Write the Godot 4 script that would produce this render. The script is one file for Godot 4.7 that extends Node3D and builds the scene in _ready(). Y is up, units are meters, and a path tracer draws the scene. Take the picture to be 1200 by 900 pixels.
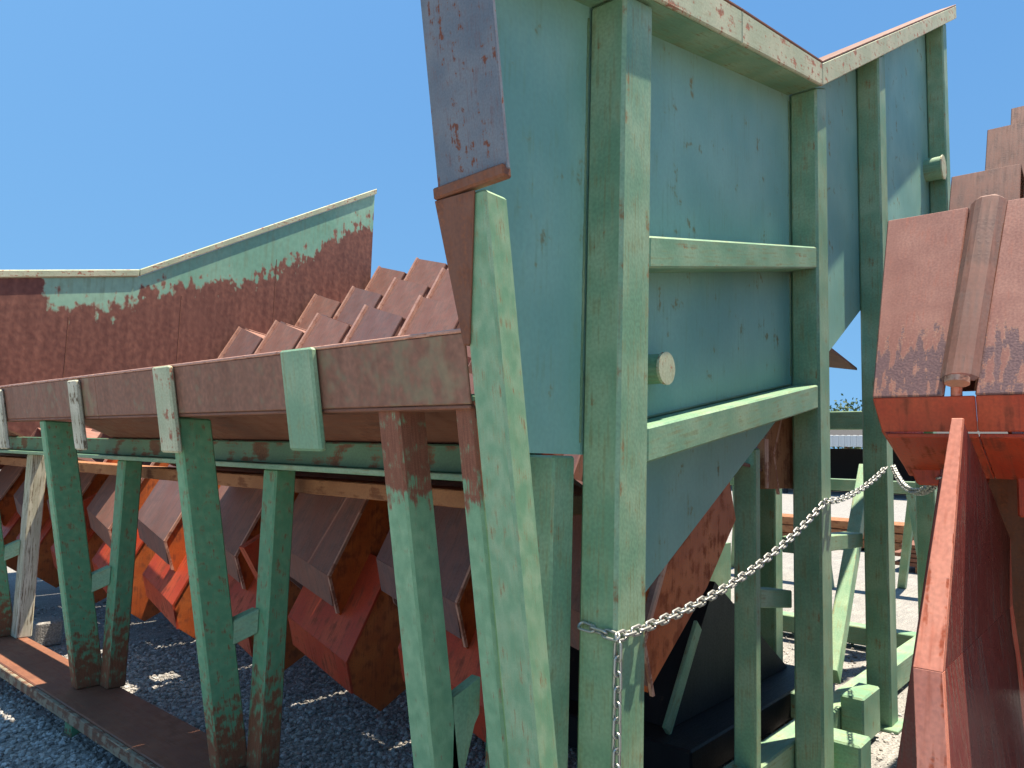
extends Node3D
# Axes: the feeders climb towards -z, their logs lie along x, y is up, metres.

# ------------------------------------------------------------------ helpers: names and nodes
var used := {}

func numbered(called: String) -> String:
	if not used.has(called):
		used[called] = 0
		return called
	used[called] += 1
	return "%s_%03d" % [called, used[called]]

func thing(called: String, label: String, category: String, at := Vector3.ZERO, group := "") -> Node3D:
	var o := Node3D.new()
	o.name = numbered(called)
	add_child(o)
	o.position = at
	tag(o, label, category, group)
	return o

func tag(o: Node, label: String, category: String, group := "") -> void:
	o.set_meta("label", label)
	o.set_meta("category", category)
	if group != "":
		o.set_meta("group", group)

func part(called: String, mesh: Mesh, m: Material, parent: Node, at := Vector3.ZERO) -> MeshInstance3D:
	var o := MeshInstance3D.new()
	o.name = called
	o.mesh = mesh
	o.material_override = m
	o.cast_shadow = GeometryInstance3D.SHADOW_CASTING_SETTING_ON
	parent.add_child(o, true)
	o.position = at
	return o

# ------------------------------------------------------------------ helpers: shapes
var st: SurfaceTool
var rng := RandomNumberGenerator.new()
var uv_shift := Vector2.ZERO

func begin() -> void:
	st = SurfaceTool.new()
	st.begin(Mesh.PRIMITIVE_TRIANGLES)
	uv_shift = Vector2(rng.randf(), rng.randf())

func finish() -> ArrayMesh:
	st.generate_tangents()
	return st.commit()

func face(pts: Array, outward: Vector3, axis: Vector3, org: Vector3) -> void:
	# one flat polygon (convex); u runs across the axis, v along it, both in metres
	var n: Vector3 = (pts[1] - pts[0]).cross(pts[2] - pts[0])
	if n.length() < 1e-12:
		return
	n = n.normalized()
	var q := pts.duplicate()
	if n.dot(outward) < 0.0:
		n = -n
	else:
		q.reverse()
	var t := axis.cross(n)
	var ax := axis
	if t.length() < 0.05:
		t = Vector3(1, 0, 0) if absf(n.x) < 0.9 else Vector3(0, 0, 1)
		ax = n.cross(t)
	t = t.normalized()
	ax = n.cross(t).normalized()
	if ax.dot(axis) < 0.0:
		ax = -ax
	for k in range(1, q.size() - 1):
		for p in [q[0], q[k], q[k + 1]]:
			st.set_normal(n)
			st.set_uv(Vector2((p - org).dot(t), -(p - org).dot(ax)) + uv_shift)
			st.add_vertex(p)

const HF := [[0, 2, 6, 4], [1, 3, 7, 5], [0, 1, 5, 4], [2, 3, 7, 6], [0, 1, 3, 2], [4, 5, 7, 6]]

func hexa(c: Array, b := 0.004, axis := Vector3.UP) -> void:
	# eight corners (bit 0 = x, bit 1 = y, bit 2 = z) with chamfered edges
	var ctr := Vector3.ZERO
	for p in c:
		ctr += p / 8.0
	var ins := []
	for f in HF:
		var d := {}
		for k in 4:
			var i: int = f[k]
			var p: Vector3 = c[i]
			var e1: Vector3 = c[f[(k + 1) % 4]] - p
			var e2: Vector3 = c[f[(k + 3) % 4]] - p
			d[i] = p + e1.normalized() * minf(b, e1.length() * 0.4) + e2.normalized() * minf(b, e2.length() * 0.4)
		ins.append(d)
	for k in 6:
		var q := []
		var m := Vector3.ZERO
		for i in HF[k]:
			q.append(ins[k][i])
			m += ins[k][i] / 4.0
		face(q, m - ctr, axis, c[0])
	for i in 8:
		var own := []
		for k in 6:
			if ins[k].has(i):
				own.append(ins[k][i])
		face(own, c[i] - ctr, axis, c[0])
		for bit in [1, 2, 4]:
			var j: int = i ^ bit
			if j < i:
				continue
			var two := []
			for k in 6:
				if ins[k].has(i) and ins[k].has(j):
					two.append(k)
			var q := [ins[two[0]][i], ins[two[0]][j], ins[two[1]][j], ins[two[1]][i]]
			face(q, (c[i] + c[j]) * 0.5 - ctr, axis, c[0])

func box(a: Vector3, b: Vector3, bev := 0.004, axis := Vector3.UP) -> void:
	var c := []
	for i in 8:
		c.append(Vector3(b.x if i & 1 else a.x, b.y if i & 2 else a.y, b.z if i & 4 else a.z))
	hexa(c, bev, axis)

func bar(a: Vector3, b: Vector3, side: Vector3, dep: Vector3, bev := 0.005) -> void:
	# a straight bar from a to b; side and dep are the half widths as vectors
	var c := []
	for i in 8:
		var p := b if i & 4 else a
		p += side * (1.0 if i & 1 else -1.0) + dep * (1.0 if i & 2 else -1.0)
		c.append(p)
	hexa(c, bev, (b - a).normalized())

func box_mesh(a: Vector3, b: Vector3, bev := 0.004, axis := Vector3.UP) -> ArrayMesh:
	begin(); box(a, b, bev, axis)
	return finish()

func bar_mesh(a: Vector3, b: Vector3, side: Vector3, dep: Vector3, bev := 0.005) -> ArrayMesh:
	begin(); bar(a, b, side, dep, bev)
	return finish()

func pt(zy: Vector2, x: float) -> Vector3:
	return Vector3(x, zy.y, zy.x)

func loft(prof: Array, xa: float, xb: float, shift := Vector2.ZERO, caps := true, axis := Vector3.UP) -> void:
	# a (z, y) outline swept from x = xa to x = xb, moved by shift on the way
	var ctr := Vector2.ZERO
	for p in prof:
		ctr += p / prof.size()
	var cz := (pt(ctr, xa) + pt(ctr + shift, xb)) * 0.5
	var n := prof.size()
	var turn := 0.0
	for k in n:
		turn += prof[k].cross(prof[(k + 1) % n])
	for k in n:
		var a: Vector2 = prof[k]
		var b: Vector2 = prof[(k + 1) % n]
		var d: Vector2 = (b - a).orthogonal() * signf(turn)
		face([pt(a, xa), pt(b, xa), pt(b + shift, xb), pt(a + shift, xb)], Vector3(0, d.y, d.x), axis, cz)
	if caps:
		var tri := Geometry2D.triangulate_polygon(PackedVector2Array(prof))
		for k in range(0, tri.size(), 3):
			var q := [prof[tri[k]], prof[tri[k + 1]], prof[tri[k + 2]]]
			face([pt(q[0], xa), pt(q[1], xa), pt(q[2], xa)], Vector3(xa - xb, 0, 0), axis, cz)
			face([pt(q[0] + shift, xb), pt(q[1] + shift, xb), pt(q[2] + shift, xb)], Vector3(xb - xa, 0, 0), axis, cz)

func sheet(prof: Array, xa: float, xb: float, zr: Vector2, yr: Vector2) -> ArrayMesh:
	# a plate with a (z, y) outline whose texture spans zr x yr once (for marks that have their own place)
	begin()
	var tri := Geometry2D.triangulate_polygon(PackedVector2Array(prof))
	for x in [xa, xb]:
		var out := signf(x - (xa + xb) * 0.5)
		for k in range(0, tri.size(), 3):
			var q := [prof[tri[k]], prof[tri[k + 1]], prof[tri[k + 2]]]
			var nn: Vector3 = (pt(q[1], x) - pt(q[0], x)).cross(pt(q[2], x) - pt(q[0], x))
			if nn.x * out > 0.0:
				q.reverse()
			for p in q:
				st.set_normal(Vector3(out, 0, 0))
				st.set_uv(spread(p, zr, yr))
				st.add_vertex(pt(p, x))
	var n := prof.size()
	var turn := 0.0
	for k in n:
		turn += prof[k].cross(prof[(k + 1) % n])
	for k in n:
		var a: Vector2 = prof[k]
		var b: Vector2 = prof[(k + 1) % n]
		var d: Vector2 = (b - a).orthogonal() * signf(turn)
		var nrm: Vector3 = Vector3(0, d.y, d.x).normalized()
		var q := [pt(a, xa), pt(b, xa), pt(b, xb), pt(a, xb)]
		var w := [a, b, b, a]
		var nn: Vector3 = (q[1] - q[0]).cross(q[2] - q[0])
		var order := [0, 1, 2, 0, 2, 3] if nn.dot(nrm) < 0.0 else [0, 2, 1, 0, 3, 2]
		for i in order:
			st.set_normal(nrm)
			st.set_uv(spread(w[i], zr, yr))
			st.add_vertex(q[i])
	return finish()

func spread(p: Vector2, zr: Vector2, yr: Vector2) -> Vector2:
	return Vector2((p.x - zr.x) / (zr.y - zr.x), (yr.y - p.y) / (yr.y - yr.x))

func tube(path: Array, r: float, seg := 8, closed := false, ends := true) -> void:
	var n := path.size()
	var rings := []
	var up := Vector3.UP
	var along := 0.0
	for i in n:
		var p: Vector3 = path[i]
		var a: Vector3 = path[(i - 1 + n) % n] if (closed or i > 0) else p
		var b: Vector3 = path[(i + 1) % n] if (closed or i < n - 1) else p
		var t := (b - a).normalized()
		var s := t.cross(up)
		if s.length() < 0.1:
			s = t.cross(Vector3(0, 0, 1))
		s = s.normalized()
		var v := s.cross(t).normalized()
		up = v
		if i > 0:
			along += p.distance_to(path[i - 1])
		var ring := []
		for k in seg:
			var ang := TAU * k / seg
			var d := s * cos(ang) + v * sin(ang)
			ring.append([p + d * r, d, Vector2(ang * r, along)])
		rings.append(ring)
	var m := n if closed else n - 1
	for i in m:
		for k in seg:
			var q := [rings[i][k], rings[i][(k + 1) % seg], rings[(i + 1) % n][(k + 1) % seg], rings[(i + 1) % n][k]]
			for w in [q[0], q[1], q[2], q[0], q[2], q[3]]:
				st.set_normal(w[1])
				st.set_uv(w[2])
				st.add_vertex(w[0])
	if ends and not closed:
		for e in [0, n - 1]:
			var q := []
			for k in seg:
				q.append(rings[e][k][0])
			face(q, path[e] - path[1 if e == 0 else n - 2], Vector3.UP, path[e])

# ------------------------------------------------------------------ helpers: surfaces
func grain(seed_: int, freq: float, w: int, h: int, oct := 4) -> PackedByteArray:
	var n := FastNoiseLite.new()
	n.seed = seed_
	n.noise_type = FastNoiseLite.TYPE_SIMPLEX_SMOOTH
	n.frequency = freq
	n.fractal_octaves = oct
	return n.get_seamless_image(w, h).get_data()

func streaks(seed_: int, freq: float, w: int, h: int, long := 12) -> PackedByteArray:
	var n := FastNoiseLite.new()
	n.seed = seed_
	n.frequency = freq
	n.fractal_octaves = 4
	var im := n.get_seamless_image(w, maxi(h / long, 8))
	im.resize(w, h, Image.INTERPOLATE_CUBIC)
	return im.get_data()

# coat: colours as sRGB; c1..c2 paint, r1..r2 rust (or what shows through), where bias lifts the rust field
func coat(o: Dictionary) -> StandardMaterial3D:
	var w: int = o.get("w", 512)
	var h: int = o.get("h", 512)
	var sd: int = o.get("seed", 1)
	var k := 512.0 / w
	var n1 := grain(sd, 0.006 * k, w, h, 3)
	var n2 := grain(sd + 1, o.get("patch", 0.02) * k, w, h, 5)
	var n3 := grain(sd + 2, 0.15 * k, w, h, 3)
	var ns := streaks(sd + 3, o.get("streak_f", 0.05) * k, w, h, o.get("long", 12))
	var ns2 := streaks(sd + 4, 0.16 * k, w, h, 20)
	var c1: Color = o.c1
	var c2: Color = o.c2
	var r1: Color = o.r1
	var r2: Color = o.r2
	var th: float = o.get("th", 0.8)
	var soft: float = o.get("soft", 0.06)
	var sw: float = o.get("streak", 0.3)
	var fine: float = o.get("fine", 0.16)
	var edge: Color = o.get("edge", r2)
	var edge_k: float = o.get("edge_k", 0.1)
	var bias: String = o.get("bias", "")
	var rr: float = o.get("rough", 0.5)
	var rr2: float = o.get("rough_rust", 0.88)
	var dirt: Color = o.get("dirt", Color(c1.r * 0.6, c1.g * 0.6, c1.b * 0.5))
	var dirt_k: float = o.get("dirt_k", 0.25)
	var px := PackedByteArray(); px.resize(w * h * 3)
	var pr := PackedByteArray(); pr.resize(w * h)
	var ph := PackedByteArray(); ph.resize(w * h)
	var i := 0
	for y in h:
		for x in w:
			var a := n1[i] / 255.0
			var b := n2[i] / 255.0
			var c := n3[i] / 255.0
			var s := ns[i] / 255.0
			var s2 := ns2[i] / 255.0
			var f := b * (0.8 - sw) + s * sw + a * 0.2
			if bias != "":
				f += lift(bias, (x + 0.5) / w, (y + 0.5) / h)
			var m := smoothstep(th - soft, th + soft, f + (c - 0.5) * 0.22 + (s2 - 0.5) * 0.1)
			var base := c1.lerp(c2, clampf((0.65 * a + 0.2 * s2 + 0.15 * b - 0.3) / 0.4, 0.0, 1.0))
			base = base.lerp(dirt, dirt_k * smoothstep(0.5, 0.85, s2 * 0.6 + b * 0.4))
			var rust := r1.lerp(r2, clampf(c * 0.5 + s * 0.6 - 0.05, 0.0, 1.0))
			var col := base.lerp(rust, m)
			col = col.lerp(edge, edge_k * 4.0 * m * (1.0 - m))
			var g := 1.0 - fine * 0.5 + fine * c
			px[i * 3] = int(clampf(col.r * g, 0.0, 1.0) * 255.0)
			px[i * 3 + 1] = int(clampf(col.g * g, 0.0, 1.0) * 255.0)
			px[i * 3 + 2] = int(clampf(col.b * g, 0.0, 1.0) * 255.0)
			pr[i] = int(clampf(lerpf(rr, rr2, m) + (c - 0.5) * 0.2 + (s2 - 0.5) * 0.1, 0.05, 1.0) * 255.0)
			ph[i] = int(clampf(0.5 + (1.0 - m) * 0.25 + (c - 0.5) * (0.12 + 0.5 * m) + (b - 0.5) * 0.2, 0.0, 1.0) * 255.0)
			i += 1
	var mat := StandardMaterial3D.new()
	var im := Image.create_from_data(w, h, false, Image.FORMAT_RGB8, px)
	im.generate_mipmaps()
	mat.albedo_texture = ImageTexture.create_from_image(im)
	mat.roughness_texture = ImageTexture.create_from_image(Image.create_from_data(w, h, false, Image.FORMAT_L8, pr))
	mat.roughness = 1.0
	mat.metallic_specular = o.get("spec", 0.4)
	var hm := Image.create_from_data(w, h, false, Image.FORMAT_L8, ph)
	hm.convert(Image.FORMAT_RGBA8)
	hm.bump_map_to_normal_map(o.get("bump", 1.5))
	mat.normal_enabled = true
	mat.normal_texture = ImageTexture.create_from_image(hm)
	mat.normal_scale = o.get("relief", 0.6)
	var sc: float = o.get("scale", 0.9)
	mat.uv1_scale = Vector3(sc, sc, 1)
	return mat

# where paint is gone: each kind of piece has its own places (u across, v down)
func lift(kind: String, u: float, v: float) -> float:
	match kind:
		"leg":
			return 0.36 * smoothstep(0.7, 0.98, v)
		"leg_top":
			return 0.5 * smoothstep(0.17, 0.09, v) - 0.06
		"slab":
			return -0.1 + 0.42 * smoothstep(0.5, 0.82, v)
		"channel":
			return 0.1 - 0.24 * smoothstep(0.78, 0.95, u)
		"far":
			return far_bias(u, v)
	return 0.0

func tint(m: StandardMaterial3D, c: Color) -> StandardMaterial3D:
	var d: StandardMaterial3D = m.duplicate()
	d.albedo_color = c
	return d

func plain(c: Color, rough := 0.7, metal := 0.0) -> StandardMaterial3D:
	var m := StandardMaterial3D.new()
	m.albedo_color = c
	m.roughness = rough
	m.metallic = metal
	return m

var M := {}

func c8(r: int, g: int, b: int) -> Color:
	return Color8(r, g, b)

func make_materials() -> void:
	var rust1 := c8(92, 52, 40)
	var rust2 := c8(142, 84, 58)
	# pale green paint of posts, rails and legs
	M.green = coat({seed = 11, c1 = c8(112, 150, 120), c2 = c8(144, 170, 138), r1 = c8(104, 78, 56), r2 = c8(140, 116, 82), th = 0.78, soft = 0.09, streak = 0.45, dirt = c8(122, 126, 88), dirt_k = 0.6, rough = 0.5, scale = 0.8})
	# blue-green paint of the big side panel
	M.panel = coat({seed = 31, c1 = c8(122, 168, 154), c2 = c8(138, 180, 164), r1 = c8(104, 108, 82), r2 = c8(140, 132, 98), th = 0.79, soft = 0.1, streak = 0.15, streak_f = 0.03, dirt = c8(116, 150, 124), dirt_k = 0.45, fine = 0.07, rough = 0.5, scale = 0.5, patch = 0.025, relief = 0.25})
	# cream-green fascia along the top, chipped and rusty
	M.fascia = coat({seed = 51, c1 = c8(168, 176, 146), c2 = c8(190, 190, 160), r1 = c8(128, 84, 66), r2 = c8(168, 112, 90), th = 0.66, streak = 0.3, dirt = c8(140, 138, 108), dirt_k = 0.5, rough = 0.65, scale = 1.0, patch = 0.03})
	# legs: green with the lowest third gone to rust
	M.leg = coat({seed = 61, soft = 0.12, w = 128, h = 1024, c1 = c8(92, 146, 110), c2 = c8(112, 160, 122), r1 = c8(96, 62, 44), r2 = c8(150, 98, 70), th = 0.72, streak = 0.3, dirt = c8(120, 128, 88), dirt_k = 0.4, rough = 0.55, scale = 1.0, patch = 0.008,
		bias = "leg"})
	M.leg_top_rust = coat({seed = 71, soft = 0.12, w = 128, h = 1024, c1 = c8(108, 152, 118), c2 = c8(132, 170, 134), r1 = c8(104, 66, 52), r2 = c8(152, 100, 78), th = 0.72, streak = 0.3, rough = 0.55, scale = 1.0, patch = 0.008,
		bias = "leg_top"})
	M.white_leg = coat({seed = 81, c1 = c8(176, 172, 150), c2 = c8(208, 202, 182), r1 = c8(90, 80, 66), r2 = c8(130, 116, 92), th = 0.64, dirt = c8(130, 124, 104), dirt_k = 0.5, rough = 0.8, scale = 1.2})
	M.green_col = coat({seed = 75, soft = 0.1, w = 128, h = 1024, c1 = c8(112, 154, 120), c2 = c8(144, 172, 138), r1 = c8(110, 84, 58), r2 = c8(150, 120, 84), th = 0.74, streak = 0.4, dirt = c8(126, 130, 90), dirt_k = 0.5, rough = 0.5, scale = 1.0, patch = 0.008})
	M.beam = coat({seed = 77, c1 = c8(84, 116, 88), c2 = c8(100, 132, 100), r1 = c8(84, 58, 44), r2 = c8(126, 92, 66), th = 0.6, soft = 0.1, rough = 0.6, scale = 0.9, patch = 0.012})
	M.deck = coat({seed = 79, c1 = c8(150, 100, 66), c2 = c8(168, 118, 80), r1 = c8(100, 66, 46), r2 = c8(140, 86, 56), th = 0.6, soft = 0.1, rough = 0.75, scale = 0.9, patch = 0.012})
	M.worn_edge = coat({seed = 85, w = 256, h = 256, c1 = c8(186, 138, 118), c2 = c8(202, 156, 134), r1 = c8(140, 92, 74), r2 = c8(166, 112, 92), th = 0.6, rough = 0.45, scale = 1.0})
	M.rail_edge = coat({seed = 87, w = 256, h = 256, c1 = c8(120, 112, 96), c2 = c8(140, 132, 112), r1 = c8(84, 60, 48), r2 = c8(120, 84, 66), th = 0.5, rough = 0.8, scale = 1.0})
	M.weld = tint(M.green, Color(0.85, 0.82, 0.78))
	# rusted steel
	M.rust = coat({seed = 91, c1 = c8(112, 74, 58), c2 = c8(130, 88, 68), r1 = c8(84, 54, 44), r2 = c8(144, 92, 66), th = 0.56, soft = 0.15, streak = 0.4, dirt = c8(90, 58, 46), dirt_k = 0.5, rough = 0.6, rough_rust = 0.8, scale = 0.9, relief = 0.5})
	# faces of the upper step slabs: pinkish brown, polished by logs
	M.slab = coat({seed = 111, c1 = c8(134, 92, 80), c2 = c8(150, 106, 92), r1 = c8(108, 82, 76), r2 = c8(134, 104, 94), th = 0.58, soft = 0.2, streak = 0.45, streak_f = 0.09, dirt = c8(112, 70, 54), dirt_k = 0.6, rough = 0.68, rough_rust = 0.78, scale = 0.8, relief = 0.4, fine = 0.16})
	M.orange = coat({seed = 131, c1 = c8(182, 88, 42), c2 = c8(200, 108, 54), r1 = c8(124, 62, 38), r2 = c8(160, 84, 48), th = 0.64, soft = 0.16, streak = 0.25, dirt = c8(132, 52, 34), dirt_k = 0.6, rough = 0.5, scale = 1.1})
	M.red = coat({seed = 141, c1 = c8(180, 66, 42), c2 = c8(196, 84, 52), r1 = c8(104, 48, 38), r2 = c8(150, 76, 52), th = 0.68, soft = 0.14, streak = 0.45, dirt = c8(140, 52, 38), dirt_k = 0.6, rough = 0.45, scale = 0.9})
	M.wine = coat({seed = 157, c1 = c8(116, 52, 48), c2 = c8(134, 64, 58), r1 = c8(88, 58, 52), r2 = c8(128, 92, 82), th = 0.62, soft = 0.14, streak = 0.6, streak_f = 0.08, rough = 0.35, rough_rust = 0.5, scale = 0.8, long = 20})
	M.salmon = coat({seed = 151, c1 = c8(214, 130, 106), c2 = c8(226, 150, 124), r1 = c8(140, 66, 46), r2 = c8(178, 90, 62), th = 0.66, streak = 0.5, dirt = c8(176, 84, 58), dirt_k = 0.4, rough = 0.45, scale = 0.7})
	# front slab of the orange feeder: bare lower part, peeling in vertical tongues
	M.slab_front = coat({seed = 161, c1 = c8(156, 104, 90), c2 = c8(172, 120, 104), r1 = c8(104, 78, 80), r2 = c8(132, 96, 92), th = 0.72, soft = 0.05, streak = 0.5, streak_f = 0.06, long = 5, edge = c8(206, 150, 116), edge_k = 0.5, dirt = c8(166, 92, 74), dirt_k = 0.5, rough = 0.45, rough_rust = 0.5, scale = 1.0, patch = 0.015, relief = 0.4,
		bias = "slab"})
	# channel along the front edge: rust with remains of green
	M.channel = coat({seed = 171, w = 1024, h = 128, c1 = c8(128, 112, 88), c2 = c8(142, 122, 96), r1 = c8(118, 82, 66), r2 = c8(146, 106, 88), th = 0.36, soft = 0.2, relief = 0.3, streak = 0.25, dirt = c8(126, 96, 66), dirt_k = 0.5, rough = 0.6, rough_rust = 0.72, scale = 1.0, patch = 0.05,
		bias = "channel"})
	# plate on the wall's front end: bluish grey bare steel, rust pocks
	M.end_plate = coat({seed = 181, c1 = c8(100, 108, 118), c2 = c8(118, 122, 128), r1 = c8(74, 48, 46), r2 = c8(130, 78, 60), th = 0.7, streak = 0.4, dirt = c8(104, 82, 84), dirt_k = 0.6, rough = 0.5, scale = 1.6, patch = 0.035})
	# inside of the far wall: green only along the top, rust below with a ragged border
	M.far_wall = coat({seed = 191, w = 768, h = 512, c1 = c8(122, 168, 142), c2 = c8(146, 184, 158), r1 = c8(96, 58, 50), r2 = c8(142, 96, 80), th = 0.5, soft = 0.05, relief = 0.2, fine = 0.1, streak = 0.3, streak_f = 0.12, long = 8, edge = c8(172, 158, 130), edge_k = 0.4, dirt = c8(120, 140, 112), dirt_k = 0.5, rough = 0.55, rough_rust = 0.7, scale = 1.0, patch = 0.06, bias = "far"})
	M.ground = coat({seed = 201, w = 512, h = 512, c1 = c8(128, 126, 124), c2 = c8(150, 146, 142), r1 = c8(96, 96, 98), r2 = c8(172, 168, 162), th = 0.5, soft = 0.1, streak = 0.0, dirt = c8(120, 112, 104), dirt_k = 0.4, fine = 0.5, rough = 0.95, rough_rust = 0.95, scale = 0.7, patch = 0.09, relief = 1.0, bump = 3.0})
	M.black = coat({seed = 211, c1 = c8(24, 24, 26), c2 = c8(34, 33, 34), r1 = c8(56, 48, 44), r2 = c8(70, 60, 52), th = 0.76, rough = 0.6, scale = 0.8})
	M.steel = plain(c8(176, 176, 172), 0.4, 0.75)
	M.white_roof = plain(c8(206, 206, 204), 0.6)
	M.dark_cladding = plain(c8(44, 42, 42), 0.8)

# where the far wall has lost its paint (u along the wall from its front end, v down from the top of the sheet)
func far_bias(u: float, v: float) -> float:
	var z := lerpf(FZ.x, FZ.y, u)
	var y := lerpf(FY.y, FY.x, v)
	var top := far_top(z)
	var band := lerpf(0.0, 0.42, smoothstep(-2.9, -3.2, z))
	band = lerpf(band, 0.30, smoothstep(-3.9, -4.3, z))
	band = lerpf(band, 0.6, smoothstep(-4.5, -5.6, z))
	band = lerpf(band, 0.5, smoothstep(-6.6, -7.6, z))
	var below := top - y - band
	return clampf(below * 1.0, -0.4, 0.4) + 0.25 * smoothstep(-3.4, -2.5, z)

# ------------------------------------------------------------------ the shape of the green feeder
const XP := -1.30        # outer face of posts and rails
const XW := -1.45        # outer face of the side panel
const XFAR := -10.25
const FAR_UP := 0.1
const V := Vector2(-3.97, 3.70)      # kink of the wall's top (z, y)
const FZ := Vector2(-1.2, -8.1)
const FY := Vector2(1.0, 6.4)
const LEAN := 0.187

func front_z(y: float) -> float:
	return -1.45 - (2.0 - y) * LEAN

func wall_top(z: float) -> float:
	if z > V.x:
		return V.y + (z - V.x) * -0.232
	return V.y + (V.x - z) * 0.585

func far_top(z: float) -> float:
	var k := -4.15
	if z > k:
		return 3.90 + (k - z) * 0.215
	return 3.90 + (k - z) * 0.585

func wall_bottom(z: float) -> float:
	return 1.162 + (-2.496 - z) * 0.55

func lean_bar(x: float, w: float, y0: float, y1: float, d: float, off := 0.0) -> ArrayMesh:
	var a := Vector3(x, y0, front_z(y0) - d * 0.5 + off)
	var b := Vector3(x, y1, front_z(y1) - d * 0.5 + off)
	return bar_mesh(a, b, Vector3(w * 0.5, 0, 0), Vector3(0, 0, d * 0.5), 0.008)

func span_uv(mesh: ArrayMesh, lo: float, hi: float) -> ArrayMesh:
	# v from 0 at height hi to 1 at height lo; u stays in metres: for paint that changes along the piece
	var arr := mesh.surface_get_arrays(0)
	var vs: PackedVector3Array = arr[Mesh.ARRAY_VERTEX]
	var uv: PackedVector2Array = arr[Mesh.ARRAY_TEX_UV]
	for i in vs.size():
		uv[i] = Vector2(uv[i].x * 4.5, (hi - vs[i].y) / (hi - lo))
	arr[Mesh.ARRAY_TEX_UV] = uv
	var out := ArrayMesh.new()
	out.add_surface_from_arrays(Mesh.PRIMITIVE_TRIANGLES, arr)
	return out

func green_feeder() -> void:
	var f := thing("step_feeder", "large green log step feeder with leaning legs and tall side wall", "conveyor", Vector3.ZERO)
	# --- near side wall: sheet in three stretches between the posts
	var yb := 1.66
	var bays := [
		[Vector2(front_z(3.0) - 0.1, wall_top(front_z(3.0) - 0.1)), Vector2(-2.05, wall_top(-2.05)), Vector2(-2.05, yb), Vector2(front_z(yb) - 0.12, yb)],
		[Vector2(-2.055, wall_top(-2.055)), V, Vector2(V.x, wall_bottom(V.x)), Vector2(-2.2, wall_bottom(-2.2)), Vector2(-2.2, yb), Vector2(-2.055, yb)],
		[V + Vector2(-0.004, 0), Vector2(-5.3, wall_top(-5.3)), Vector2(-5.3, wall_bottom(-5.3)), Vector2(V.x - 0.004, wall_bottom(V.x))],
		[Vector2(-5.304, wall_top(-5.304)), Vector2(-7.68, wall_top(-7.68)), Vector2(-7.68, wall_bottom(-7.68)), Vector2(-5.304, wall_bottom(-5.304))]]
	for b in bays:
		begin()
		loft(b, XW - 0.02, XW)
		part("side_panel", finish(), M.panel, f)
	# --- posts of the near wall
	var posts := [[-2.05, 0.19], [-3.99, 0.17], [-5.27, 0.17], [-7.52, 0.17]]
	for k in posts.size():
		var z0: float = posts[k][0]
		var z1: float = z0 - posts[k][1]
		var top := wall_top(z0) - 0.01 if k != 1 else V.y - 0.02
		var lo := 0.0 if k < 3 else 3.2
		var c := []
		for i in 8:
			var z := z0 if i & 4 else z1
			var y := lo
			if i & 2:
				y = minf(wall_top(z), top + 0.1) - 0.012
			c.append(Vector3(XP if i & 1 else XW + 0.003, y, z))
		begin(); hexa(c, 0.012)
		var po := part("post", finish(), M.green, f)
		if k < 3:
			part("foot_plate", box_mesh(Vector3(XW - 0.04, 0, z1 - 0.06), Vector3(XP + 0.05, 0.02, z0 + 0.06)), M.green, po)
	# --- rails between posts
	for r in [[2.436, 2.808, 0.117, 0.13], [1.762, 2.067, 0.125, 0.145]]:
		var c := []
		for i in 8:
			var far := not (i & 4)
			var z := -3.987 if far else -2.243
			var y: float = (r[1] if far else r[0])
			if not i & 2:
				y -= r[2]
			c.append(Vector3(XP - 0.006 if i & 1 else XW + 0.003, y, z))
		begin(); hexa(c, 0.008, Vector3(0, 0.2, -1).normalized())
		part("rail", finish(), M.green, f)
	# --- weld beads where posts and rails meet the sheet
	for w in [[Vector3(XW, 1.7, -2.046), Vector3(XW, 3.2, -2.046)], [Vector3(XW, 2.45, -2.25), Vector3(XW, 3.25, -2.25)], [Vector3(XW, 1.8, -2.25), Vector3(XW, 2.32, -2.25)], [Vector3(XW, 2.12, -3.984), Vector3(XW, 2.68, -3.984)], [Vector3(XW, 2.84, -3.984), Vector3(XW, 3.66, -3.984)],
		[Vector3(XW, 2.444, -2.26), Vector3(XW, 2.812, -3.98)], [Vector3(XW, 1.77, -2.26), Vector3(XW, 2.073, -3.98)]]:
		begin()
		var path := []
		var steps := int(w[0].distance_to(w[1]) / 0.02)
		for k in steps + 1:
			path.append(w[0].lerp(w[1], float(k) / steps) + Vector3(rng.randf_range(-0.0015, 0.0015), 0, rng.randf_range(-0.0015, 0.0015)))
		tube(path, 0.006, 6)
		part("weld_bead", finish(), M.weld, f)
	# --- fascia along the top edge, overhanging the posts
	var xf := -1.26
	var z_front := -1.27
	for seg in [[z_front, -2.92], [-2.925, V.x], [V.x, -7.98]]:
		var first: bool = seg[0] == V.x
		for piece in 2:
			var c := []
			for i in 8:
				var z: float = seg[0] if i & 4 else seg[1]
				var y := wall_top(z) - 0.012
				if i & 2:
					y += (0.15 if z > -3.9 else 0.13) if piece == 0 else 0.014
				elif piece == 1:
					y += 0.003
				var x := (xf if i & 1 else xf - 0.02) if piece == 0 else (xf - 0.0205 if i & 1 else -1.48)
				c.append(Vector3(x, y, z - (0.004 if first and i & 4 else 0.0)))
			begin(); hexa(c, 0.006 if piece == 0 else 0.002, Vector3(0, 0.25, -1).normalized())
			part("fascia" if piece == 0 else "soffit", finish(), M.fascia if piece == 0 else M.green, f)
		var cc := []
		for i in 8:
			var z: float = seg[0] if i & 4 else seg[1]
			var y := wall_top(z) + (0.138 if z > -3.9 else 0.118)
			cc.append(Vector3(xf - 0.001 if i & 1 else -1.48, y + (0.014 if i & 2 else 0.001), z - (0.004 if first and i & 4 else 0.0)))
		begin(); hexa(cc, 0.003, Vector3(0, 0.25, -1).normalized())
		part("top_plate", finish(), M.rust, f)
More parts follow.
